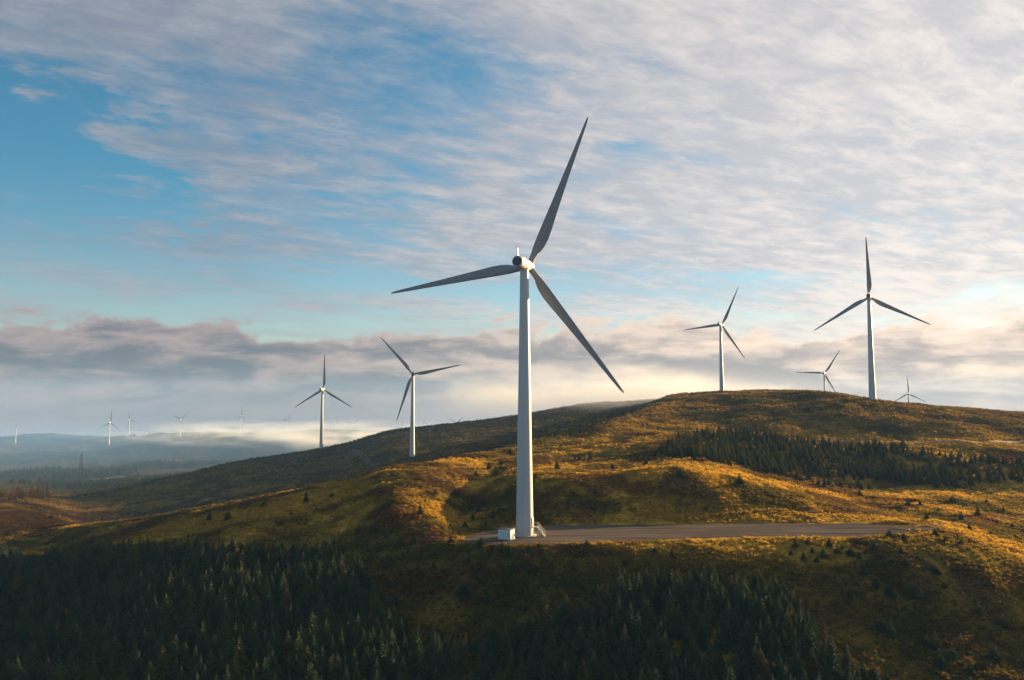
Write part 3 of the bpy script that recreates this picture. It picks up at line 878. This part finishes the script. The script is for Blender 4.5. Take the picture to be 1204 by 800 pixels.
# ------------------------------------------------------------------ trees
def conifer(seed, h=6.0, r=1.45, levels=24, per=9, droop=0.35, sparse=0.0):
    """crown mesh: whorls of drooping sprays; returns crown and trunk meshes"""
    rr = random.Random(seed)
    v = []; f = []
    def tri(*p):
        b = len(v); v.extend(p); f.append(tuple(range(b, b + len(p))))
    lean = Vector((rr.uniform(-.02, .02), rr.uniform(-.02, .02), 0))
    for k in range(levels):
        t = k / (levels - 1)
        z0 = h * (0.06 + 0.90 * t)
        rad_ = r * ((1 - t) ** 0.82) * rr.uniform(0.82, 1.12) + 0.09
        n = max(4, int(per * (1 - 0.45 * t)))
        a0 = rr.uniform(0, 6.28)
        for i in range(n):
            if rr.random() < sparse: continue
            a = a0 + 6.283 * i / n + rr.uniform(-.25, .25)
            L = rad_ * rr.uniform(0.62, 1.18)
            d = Vector((math.cos(a), math.sin(a), 0)); s = Vector((-d.y, d.x, 0))
            zb = z0 + rr.uniform(-.5, .5) * h / levels
            c = Vector((0, 0, zb)) + lean * zb
            dr_ = droop * L * (1 - 1.3 * t) + rr.uniform(-.06, .10)
            m1 = c + d * (L * 0.5) + Vector((0, 0, -dr_ * 0.35))
            tip = c + d * L + Vector((0, 0, -dr_ * 0.75 + 0.10 * L))
            wd = 0.20 * L + 0.07
            sag = Vector((0, 0, -0.12 * L - 0.04))
            tri(c, m1 - s * wd + sag, tip, m1 + s * wd + sag)
            # side sprays
            for q in (-1, 1):
                b0 = c + d * (L * rr.uniform(.3, .5)) + Vector((0, 0, -dr_ * .3))
                e = b0 + d * (L * rr.uniform(.25, .42)) + s * (q * L * rr.uniform(.26, .42)) + Vector((0, 0, -dr_ * rr.uniform(.2, .6) - .02))
                tri(b0 + Vector((0, 0, .05)), b0 + d * 0.16 * L + Vector((0, 0, -.1 * L - .05)), e)
                g = c + d * (L * rr.uniform(.55, .75)) + Vector((0, 0, -dr_ * .5))
                tri(g, g + s * q * 0.16 * L + d * .05 * L + Vector((0, 0, -.16 * L - .05)), g + d * .22 * L + s * q * .08 * L + Vector((0, 0, -.05)))
    for i in range(4):                                   # leader
        a = 6.283 * i / 4 + 0.4
        tri(Vector((0.07 * math.cos(a), 0.07 * math.sin(a), h * .93)), Vector((0.07 * math.cos(a + 1.57), 0.07 * math.sin(a + 1.57), h * .93)), Vector((0, 0, h * 1.03)))
    crown = pydata('crown', v, f)
    trunk = MB().lathe([(-0.3, 0.022 * h), (h * .3, 0.016 * h), (h * .93, 0.003 * h)], 6).mesh('trunk')
    trunk.materials.append(M_BARK)
    return crown, trunk


SPR = []
for s_, (h_, r_, lv, pr, dp) in enumerate([(6.0, 1.65, 24, 10, .42), (6.0, 1.9, 22, 10, .34), (6.0, 1.45, 25, 9, .5), (6.0, 1.75, 20, 10, .28), (6.0, 2.1, 21, 11, .4)]):
    c_, t_ = conifer(100 + s_, h_, r_, lv, pr, dp, 0.06)
    c_.materials.append(M_SPRUCE); SPR.append((c_, t_))
LAR = []
for s_ in range(2):
    c_, t_ = conifer(300 + s_, 8.0, 2.0, 24, 9, .2, 0.12)
    c_.materials.append(M_LARCH); LAR.append((c_, t_))


def joined(c, t, name):
    """crown and trunk as one mesh, for small copies"""
    bm = bmesh.new(); bm.from_mesh(c); n0 = len(bm.faces)
    bm.from_mesh(t)
    bm.faces.ensure_lookup_table()
    for f_ in bm.faces[n0:]: f_.material_index = 1
    me = bpy.data.meshes.new(name); bm.to_mesh(me); bm.free()
    me.materials.append(c.materials[0]); me.materials.append(M_BARK)
    return me


SPR1 = [joined(c, t, 'spruce') for c, t in SPR]
for c, t in SPR[:3]:
    c2 = c.copy(); c2.materials.clear(); c2.materials.append(M_SPRUCE_WARM); SPR1.append(joined(c2, t, 'spruce'))
LAR1 = [joined(c, t, 'larch') for c, t in LAR]


def tree(name, pair, loc, s, rz, label, cat, group, sx=1.0):
    e = empty(name, loc, rz); e.scale = (s * sx, s * sx, s)
    tag(e, label, cat, group)
    mesh_obj('crown', pair[0], None, e); mesh_obj('trunk', pair[1], None, e)
    return e


def instancer(name, pts, scl, rot_, vid, sources, extra=None, xy=None):
    """one object holding a mass of plants: points + geometry nodes"""
    me = bpy.data.meshes.new(name)
    me.vertices.add(len(pts)); me.vertices.foreach_set('co', np.asarray(pts, np.float32).ravel())
    for nm, arr, ty in (('scl', scl, 'FLOAT'), ('rotz', rot_, 'FLOAT'), ('vid', vid, 'INT'), ('wide', xy if xy is not None else np.ones(len(pts)), 'FLOAT')):
        a = me.attributes.new(nm, ty, 'POINT'); a.data.foreach_set('value', np.asarray(arr, np.float32 if ty == 'FLOAT' else np.int32))
    if extra is not None:
        a = me.attributes.new('cover', 'FLOAT_COLOR', 'POINT')
        a.data.foreach_set('color', np.concatenate([extra, np.ones((len(extra), 1))], 1).astype(np.float32).ravel())
    o = bpy.data.objects.new(name, me); COL.objects.link(o)
    ng = bpy.data.node_groups.new(name + '_scatter', 'GeometryNodeTree')
    ng.interface.new_socket('Geometry', in_out='INPUT', socket_type='NodeSocketGeometry')
    ng.interface.new_socket('Geometry', in_out='OUTPUT', socket_type='NodeSocketGeometry')
    N = ng.nodes; L = ng.links
    gi = N.new('NodeGroupInput'); go = N.new('NodeGroupOutput')
    jn = N.new('GeometryNodeJoinGeometry')
    def attr(nm, ty):
        a = N.new('GeometryNodeInputNamedAttribute'); a.data_type = ty; a.inputs[0].default_value = nm; return a.outputs[0]
    sc_, rz_, vi_, wi_ = attr('scl', 'FLOAT'), attr('rotz', 'FLOAT'), attr('vid', 'INT'), attr('wide', 'FLOAT')
    cr = N.new('ShaderNodeCombineXYZ'); L.new(rz_, cr.inputs[2])
    mw = N.new('ShaderNodeMath'); mw.operation = 'MULTIPLY'; L.new(sc_, mw.inputs[0]); L.new(wi_, mw.inputs[1])
    cs = N.new('ShaderNodeCombineXYZ'); L.new(mw.outputs[0], cs.inputs[0]); L.new(mw.outputs[0], cs.inputs[1]); L.new(sc_, cs.inputs[2])
    for i, src in enumerate(sources):
        so = bpy.data.objects.new(name + '_source', src)
        oi = N.new('GeometryNodeObjectInfo'); oi.inputs['Object'].default_value = so
        oi.inputs['As Instance'].default_value = True
        cmp = N.new('FunctionNodeCompare'); cmp.data_type = 'INT'; cmp.operation = 'EQUAL'
        L.new(vi_, cmp.inputs[2]); cmp.inputs[3].default_value = i
        ip = N.new('GeometryNodeInstanceOnPoints')
        L.new(gi.outputs[0], ip.inputs['Points']); L.new(cmp.outputs[0], ip.inputs['Selection']); L.new(oi.outputs['Geometry'], ip.inputs['Instance'])
        L.new(cr.outputs[0], ip.inputs['Rotation']); L.new(cs.outputs[0], ip.inputs['Scale'])
        L.new(ip.outputs[0], jn.inputs[0])
    L.new(jn.outputs[0], go.inputs[0])
    md = o.modifiers.new('scatter', 'NODES'); md.node_group = ng
    return o


def jitter_grid(x0, x1, y0, y1, step, seed):
    r = np.random.default_rng(seed)
    xs, ys = np.meshgrid(np.arange(x0, x1, step), np.arange(y0, y1, step))
    xs = xs + (np.arange(xs.shape[0]) % 2)[:, None] * step * 0.5
    return (xs + r.uniform(-.42, .42, xs.shape) * step).ravel(), (ys + r.uniform(-.42, .42, ys.shape) * step).ravel()


def inpoly(px, py, poly):
    ins = np.zeros(len(px), bool); n = len(poly)
    for i in range(n):
        x1, y1 = poly[i]; x2, y2 = poly[(i + 1) % n]
        c = ((y1 > py) != (y2 > py)) & (px < (x2 - x1) * (py - y1) / (y2 - y1 + 1e-12) + x1)
        ins ^= c
    return ins


# plantation in the foreground
tx, ty = jitter_grid(-330, 150, 62, 262, 2.55, 1)
apx = 602 + F * tx / ty / 1.02
edge = np.interp(apx, [-400, 0, 100, 200, 300, 360, 400, 430, 460, 490, 520, 600, 650, 700, 740, 800, 860, 900, 930, 955, 985, 1020, 1060, 1100, 1400],
                 [250, 244, 222, 208, 203, 200, 195, 186, 168, 156, 152, 154, 157, 162, 168, 171, 171, 170, 164, 154, 148, 140, 130, 112, 80])
edge = edge + 5.0 * fbm(tx, ty, 14, 3, 55) + 2.0
keep = (ty < edge) & (apx > -380) & (apx < 1500)
thin = fbm(tx, ty, 18, 3, 56)
keep &= ~((thin > 0.62) & (rng.random(len(tx)) < 0.6))
keep &= rng.random(len(tx)) > 0.05
tx, ty, edge = tx[keep], ty[keep], edge[keep]
tz = land(tx, ty)
ts = (0.98 + 0.22 * fbm(tx, ty, 25, 2, 57) + rng.normal(0, .13, len(tx))) * (0.62 + 0.38 * sstep(edge - ty, 0, 9))
ts = np.clip(ts, 0.35, 1.5)
tr = rng.uniform(0, 6.28, len(tx)); tv = rng.integers(0, 5, len(tx)); twd = rng.uniform(.85, 1.25, len(tx))
# the nearest trees of the plantation that are in view stand as trees of their own
qx, qy = project(tx, ty, tz + 6 * ts)
bx_, by_ = project(tx, ty, tz + 3.0 * ts)
inview = (qx > 4) & (qx < 1200) & (by_ < 797)
order = np.argsort(np.where(inview, ty / ts, 1e9))
pick = order[:300]
for i in pick:
    tree('spruce_tree', SPR[tv[i]], (tx[i], ty[i], tz[i]), ts[i], tr[i], 'dark green spruce in the nearest rows of the dense foreground plantation', 'tree', 'nearest spruces of the foreground plantation', twd[i])
rest = np.setdiff1d(np.arange(len(tx)), pick)

# stand on the right hillside
POLY = [(782, 530), (800, 518), (830, 511), (870, 508), (925, 517), (960, 521), (1010, 524), (1060, 526), (1120, 538), (1215, 545), (1215, 566), (1150, 572), (1080, 577), (1000, 577), (960, 572), (900, 557), (850, 546), (812, 541), (775, 540)]
hx, hy = jitter_grid(30, 330, 255, 440, 2.7, 2)
hz = land(hx, hy)
ax, ay = project(hx, hy, hz)
k = inpoly(ax, ay, POLY)
dens = fbm(hx, hy, 26, 3, 58)
k &= rng.random(len(hx)) < np.clip(0.66 + 0.9 * dens, 0.12, 0.95) * np.where(ax < 790, 0.35, 1) * np.interp(ax, [1020, 1120, 1200], [1, .8, .62])
hx, hy, hz = hx[k], hy[k], hz[k]
hs = np.clip(0.60 + rng.normal(0, .2, len(hx)), .25, 1.25)
# band of low conifers in the hollow behind the knoll and plantation beyond
b1x, b1y = jitter_grid(-120, 60, 300, 520, 3.2, 3)
b1z = land(b1x, b1y); ax, ay = project(b1x, b1y, b1z)
k = (ax > 380) & (ax < 730) & (b1y > 300) & (fbm(b1x, b1y, 40, 3, 60) > 0.0) & (ay < np.interp(ax, [380, 470, 540, 600, 700, 730], [560, 549, 534, 522, 506, 500])) & (rng.random(len(b1x)) < .75)
b1x, b1y, b1z = b1x[k], b1y[k], b1z[k]
# woods on the far slopes of the left valley
b2x, b2y = jitter_grid(-1300, 60, 1000, 1900, 13, 4)
k = (fbm(b2x, b2y, 260, 4, 150) > 0.12) & (rng.random(len(b2x)) < .85) & (np.abs(602 + F * b2x / b2y) < 1300) & (602 + F * b2x / b2y > -60)
b2x, b2y = b2x[k], b2y[k]; b2z = land(b2x, b2y)
AX = np.concatenate([tx[rest], hx, b1x, b2x]); AY = np.concatenate([ty[rest], hy, b1y, b2y]); AZ = np.concatenate([tz[rest], hz, b1z, b2z])
n_ = len(AX)
AS = np.concatenate([ts[rest], hs, rng.uniform(.2, .42, len(b1x)), rng.uniform(.9, 1.5, len(b2x))])
AV = rng.integers(0, 5, n_)
i0_ = len(rest)
AV[i0_:i0_ + len(hx)] = np.where(rng.random(len(hx)) < 0.75, rng.integers(5, 8, len(hx)), AV[i0_:i0_ + len(hx)])
fo = instancer('spruce_forest', np.stack([AX, AY, AZ], 1), AS, rng.uniform(0, 6.28, n_), AV, SPR1, xy=rng.uniform(.85, 1.25, n_))
tag(fo, 'dark spruce plantations covering the lower slope and the right hillside', 'forest', kind='stuff')
print('forest', len(tx), len(hx), len(b1x), len(b2x))

# larches at the left edge
GL = 'row of larches by the left edge'
for i in range(16):
    a = 2 + i * 3.5 + random.uniform(-1.2, 1.2)
    g = ground_at(a, 586 + random.uniform(-1, 2.5), 330)
    tree('larch_tree', LAR[i % 2], g, random.uniform(.7, 1.15) * (g.y / 450), random.uniform(0, 6), 'orange-brown larch in the row at the left edge, %s from the left' % ['first', 'second', 'third', 'fourth', 'fifth', 'sixth', 'seventh', 'eighth', 'ninth', 'tenth', 'eleventh', 'twelfth', 'thirteenth', 'fourteenth', 'fifteenth', 'last'][i], 'tree', GL)

# young spruces sown over the rough grass; each one on its own
YS = [
    # below the pad, left
    (430, 640), (438, 655), (445, 648), (452, 668), (458, 660), (446, 680), (462, 690), (470, 676), (477, 700), (450, 705), (466, 712), (486, 690), (492, 672), (440, 625), (455, 632), (420, 628),
    (500, 655), (470, 640), (484, 628), (486, 638), (463, 645), (510, 668), (520, 690), (528, 672), (534, 683), (545, 700), (556, 690), (552, 660), (560, 673), (570, 655), (575, 690),
    (566, 640), (590, 648), (598, 652), (610, 656), (622, 650), (604, 668), (618, 664), (630, 672), (590, 700), (600, 690), (612, 684), (640, 660), (648, 668), (655, 690), (662, 684), (668, 690), (676, 688), (650, 680), (642, 690),
    (634, 645), (580, 644), (530, 640), (498, 632), (710, 672), (735, 665), (690, 640), (770, 650), (790, 655), (575, 712), (630, 705), (700, 700), (560, 708),
    # behind the pad, left
    (494, 605), (500, 590), (556, 612), (563, 600), (571, 618), (580, 610), (552, 598), (547, 620), (540, 628), (588, 600), (512, 580), (575, 552), (590, 545), (560, 560), (600, 535), (583, 558),
    # shelf behind the pad
    (676, 540), (681, 541), (688, 541), (694, 540), (775, 531), (770, 537), (778, 543), (760, 545), (735, 540), (640, 540), (720, 550), (655, 552), (800, 560), (830, 600), (700, 580), (950, 560), (870, 570),
    # right slope
    (935, 643), (930, 652), (950, 640), (955, 650), (960, 660), (968, 655), (945, 660), (975, 642), (985, 650), (990, 645), (1000, 653), (1010, 658), (1018, 650), (1028, 645), (1035, 655), (1020, 665), (1015, 675),
    (1005, 668), (1040, 668), (1050, 660), (1060, 650), (1065, 664), (1080, 658), (1090, 668), (1100, 675), (1075, 680), (1060, 690), (1045, 700), (1030, 690), (1110, 690), (1090, 700), (1120, 672), (1075, 700),
    (1000, 705), (990, 700), (1035, 740), (1050, 735), (1048, 748), (1090, 755), (1100, 760), (1130, 745), (1120, 772), (1150, 720), (1170, 775), (1160, 690), (1085, 775), (1105, 785), (1180, 735), (1140, 790),
    # right flat
    (1011, 582), (1068, 594), (1075, 590), (1082, 594), (1103, 602), (1130, 610), (1046, 632), (1052, 633), (1063, 634), (1112, 636), (1130, 640), (1150, 606), (1090, 612), (1180, 600), (1160, 590), (1120, 590), (1190, 620), (1165, 628), (1140, 622), (1100, 628),
    # left moor
    (268, 611), (230, 640), (221, 632), (288, 600), (246, 612), (330, 617), (342, 606), (85, 603), (12, 628), (60, 610), (78, 604), (120, 612), (140, 620), (310, 596), (372, 600), (390, 585), (360, 590)]
ORD = ['first', 'second', 'third', 'fourth', 'fifth', 'sixth', 'seventh', 'eighth', 'ninth', 'tenth', 'eleventh', 'twelfth', 'thirteenth', 'fourteenth', 'fifteenth', 'sixteenth', 'seventeenth', 'eighteenth', 'nineteenth', 'twentieth']


def zone(a, b):
    if a < 180: return 'on the brown moor at the far left'
    if a < 400: return 'on the grassy ridge at the left'
    if b < 595 and a < 620: return 'on the knoll crest left of the main tower'
    if b < 595 and a < 700: return 'on the grass shelf right of the main tower'
    if b < 640 and 960 < a: return 'on the golden flat right of the pad'
    if b < 595: return 'on the spur above the pad'
    if a < 600 and b < 632: return 'on the knoll left of the white cabin'
    if a < 480 and b < 668: return 'at the upper left forest edge'
    if a < 480: return 'at the lower left forest edge'
    if a < 560 and b < 672: return 'on the slope left below the pad'
    if a < 560: return 'on the brown patch left of centre'
    if a < 626 and b < 670: return 'on the slope below the white cabin'
    if a < 680 and b < 676: return 'on the slope below the stair'
    if a < 720 and b >= 670: return 'just above the central forest edge'
    if a < 850: return 'on the grass below the pad'
    if a < 1005 and b < 662: return 'on the dark bank under the pad end'
    if b < 672 and a < 1060: return 'on the upper dark slope at right'
    if b < 712: return 'on the middle of the dark right slope'
    return 'on the lowest dark slope at right'


zones = {}
for (a, b) in YS: zones.setdefault(zone(a, b), []).append((a, b))
for zn, lst in zones.items():
    lst.sort()
    for i, (a, b) in enumerate(lst):
        g = ground_at(a, b + 1.0)
        o = mesh_obj('young_spruce', SPR1[(i * 3 + len(zn)) % 5], None)
        sz = random.uniform(.20, .46) * (1.35 if b > 690 else 1.0) * (1.35 if g.y > 240 else 1.0)
        o.location = (g.x, g.y, on(g.x, g.y)); wd_ = random.uniform(1.0, 1.9); o.scale = (sz * wd_, sz * wd_ * random.uniform(.8, 1.1), sz * random.uniform(.75, 1.1)); o.rotation_euler = (0, 0, random.uniform(0, 6))
        tag(o, 'young spruce %s, %s from the left' % (zn, ORD[i]), 'tree', 'young spruces ' + zn)

# dark bushes at the foot of a far turbine
for i, (a, d) in enumerate([(148, 2660), (156, 2665), (152, 2640), (160, 2680)]):
    x = (a - 602) / F * d
    c_ = mesh_obj('bush', SPR1[1], None); c_.location = (x, d, on(x, d)); c_.scale = (5.5, 4.5, 2.2)
    tag(c_, '%s dark bush of the clump at the foot of a far turbine' % ['leftmost', 'second', 'third', 'rightmost'][[0, 2, 1, 3][i]], 'bush', 'bushes at a far turbine')

# ------------------------------------------------------------------ rough grass
def tuft(seed, n=26, h=0.55, r=0.42):
    rr = random.Random(seed); v = []; f = []
    for i in range(n):
        a = rr.uniform(0, 6.28); q = r * math.sqrt(rr.random()) * .6
        bx = Vector((q * math.cos(a), q * math.sin(a), -0.08))
        l = h * rr.uniform(.55, 1.15); o = rr.uniform(.15, .75) * l
        a2 = a + rr.uniform(-.9, .9)
        d = Vector((math.cos(a2), math.sin(a2), 0)); s = Vector((-d.y, d.x, 0)) * 0.05
        m = bx + d * o * .4 + Vector((0, 0, l * .65)); e = bx + d * o + Vector((0, 0, l * rr.uniform(.7, 1)))
        b = len(v); v += [bx - s, bx + s, m + s * .8, m - s * .8, e]
        f += [(b, b + 1, b + 2, b + 3), (b + 3, b + 2, b + 4)]
    me = pydata('tuft', v, f); me.materials.append(M_GRASS); return me


TUFTS = [tuft(500 + i, 26, .42 + .1 * i, .42) for i in range(4)]
gxs = []; gys = []
for (y0, y1, step, sd) in ((120, 200, 0.72, 21), (200, 262, 0.66, 22), (262, 360, 0.9, 23), (360, 660, 1.6, 24), (660, 1050, 3.6, 25)):
    x_, y_ = jitter_grid(-0.72 * y1, 0.72 * y1, y0, y1, step, sd)
    k = (np.abs(x_) < 0.69 * y_ + 6)
    x_, y_ = x_[k], y_[k]
    # tussocks thin out over heather
    k = rng.random(len(x_)) < np.clip(0.72 + 0.6 * fbm(x_, y_, 9, 3, 61), .15, 1)
    gxs.append(x_[k]); gys.append(y_[k])
gx_ = np.concatenate(gxs); gy_ = np.concatenate(gys)
ap = 602 + F * gx_ / gy_ / 1.012
k = (pad_mask(gx_, gy_) < 0.3 + 0.65 * (rng.random(len(gx_)) < 0.45)) & ~((ap < 430) & (gy_ < 190)) & ~((gy_ < np.interp(ap, [430, 520, 600, 700, 800, 900, 960, 1020, 1100], [160, 145, 145, 152, 160, 160, 140, 120, 110])))
gx_, gy_ = gx_[k], gy_[k]
gz_ = land(gx_, gy_)
n_ = len(gx_)
gs_ = rng.uniform(.6, 1.3, n_) * (1 + .5 * sstep(gy_, 260, 500) + 1.8 * sstep(gy_, 560, 760))
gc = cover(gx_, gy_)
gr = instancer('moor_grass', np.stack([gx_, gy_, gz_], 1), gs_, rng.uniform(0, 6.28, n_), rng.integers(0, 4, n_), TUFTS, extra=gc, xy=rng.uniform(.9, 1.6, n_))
tag(gr, 'golden and brown rough moor grass covering the hill', 'grass', kind='stuff')
print('tufts', n_)

# ------------------------------------------------------------------ pylon in the valley
pd = 900.0; pxw = (100 - 602) / F * pd
pyl = empty('electricity_pylon', (pxw, pd, on(pxw, pd)), R(25))
tag(pyl, 'faint lattice electricity pylon in the hazy valley at the left', 'pylon')
mb = MB(); H = 44.0
lev = [0, 9, 17, 24, 30, 35, 40, 44]
wd = lambda z: 3.4 * (1 - z / H) ** 1.1 + 0.5
for a in (-1, 1):
    for b in (-1, 1):
        for z0, z1 in zip(lev[:-1], lev[1:]):
            mb.bar((a * wd(z0), b * wd(z0), z0), (a * wd(z1), b * wd(z1), z1), .16, n=4)
for z0, z1 in zip(lev[:-1], lev[1:]):
    for s_ in (-1, 1):
        mb.bar((-wd(z0), s_ * wd(z0), z0), (wd(z1), s_ * wd(z1), z1), .09, n=4).bar((wd(z0), s_ * wd(z0), z0), (-wd(z1), s_ * wd(z1), z1), .09, n=4)
        mb.bar((s_ * wd(z0), -wd(z0), z0), (s_ * wd(z1), wd(z1), z1), .09, n=4).bar((s_ * wd(z0), wd(z0), z0), (s_ * wd(z1), -wd(z1), z1), .09, n=4)
mb.build('lattice_mast', M_DARKMET, pyl)
for z in (26, 32, 38):
    a = MB(); L_ = 8.5 - abs(z - 32) * .3
    for s_ in (-1, 1):
        a.bar((0, 0, z), (s_ * L_, 0, z + .3), .12, n=4).bar((0, 0, z + 2), (s_ * L_, 0, z + .3), .1, n=4).bar((s_ * L_, 0, z + .3), (s_ * L_, 0, z - 2), .12, n=4)
    a.build('cross_arm', M_DARKMET, pyl)

# ------------------------------------------------------------------ haze and mist
def volume_material(name, density, colr, aniso):
    m = bpy.data.materials.new(name); m.use_nodes = True
    t = NT(m.node_tree); t.n.clear()
    pv = t.new('ShaderNodeVolumePrincipled'); o = t.new('ShaderNodeOutputMaterial')
    pv.inputs['Color'].default_value = colr + (1,)
    pv.inputs['Density'].default_value = density
    pv.inputs['Anisotropy'].default_value = aniso
    t.l.new(pv.outputs[0], o.inputs['Volume'])
    return m, t, pv


zmin = float(gz.min()) - 1.5
M_HAZE, _, _ = volume_material('haze_air', 0.000070, (0.26, 0.52, 1.0), 0.0)
hb = MB().box((1500, 2750, (zmin + 165) / 2), (24000, 5800, 165 - zmin)).build('haze', M_HAZE)
tag(hb, 'pale blue haze filling the valley air', 'haze', kind='stuff')


def mist(name, c, rad3, density, colr, sc_n, lo_, hi_, label, step=0.35, aniso=0.0, seed=0.0):
    """a bank of mist: a soft edged, patchy volume inside a closed ellipsoid"""
    bm = bmesh.new(); bmesh.ops.create_icosphere(bm, subdivisions=4, radius=1.0)
    me_ = bpy.data.meshes.new(name); bm.to_mesh(me_); bm.free()
    m, t, pv = volume_material(name, density, colr, aniso)
    tcn = t.new('ShaderNodeTexCoord'); P = tcn.outputs['Object']
    ln = t.new('ShaderNodeVectorMath', operation='LENGTH'); t.put(ln.inputs[0], P)
    fall = t.mr(ln.outputs['Value'], 0.25, 1.0, 1.0, 0.0)
    geo = t.new('ShaderNodeNewGeometry')
    mp = t.new('ShaderNodeMapping'); t.put(mp.inputs[0], geo.outputs['Position']); mp.inputs['Scale'].default_value = sc_n; mp.inputs['Location'].default_value = (seed, seed * .7, seed * .3)
    n = t.noise(mp.outputs[0], 1.0, 4.0, 0.55, 0.4)
    d = t.m('MULTIPLY', t.m('MULTIPLY', fall, t.mr(n, lo_, hi_)), density)
    t.put(pv.inputs['Density'], d)
    m.cycles.volume_step_rate = step
    o = mesh_obj(name, me_, m); o.location = c; o.scale = rad3
    return tag(o, label, 'mist', kind='stuff')


mist('valley_haze', (-1150, 2050, -95), (1700, 1050, 95), 0.00040, (0.24, 0.50, 1.0), (1/900, 1/900, 1/200), 0.1, 0.6, 'blue haze lying in the far left valley', 0.4)  # second, denser haze volume added to turn the far hills blue
mist('mist_bank', (-760, 2380, -62), (620, 330, 46), 0.0050, (0.80, 0.89, 1.0), (1/120, 1/120, 1/34), 0.44, 0.66, 'white mist bank drifting over the far left ridge', 0.3, 0.0, 3.0)
mist('mist_bank', (-330, 1750, -42), (420, 260, 42), 0.0048, (0.80, 0.89, 1.0), (1/105, 1/105, 1/32), 0.43, 0.66, 'white mist behind the two ridge turbines', 0.3, 0.0, 8.0)
mist('mist_bank', (150, 1000, 40), (300, 230, 44), 0.0085, (0.84, 0.90, 1.0), (1/120, 1/120, 1/40), 0.32, 0.66, 'warm mist curling over the hill crest behind the main turbine', 0.3, 0.0, 5.0)
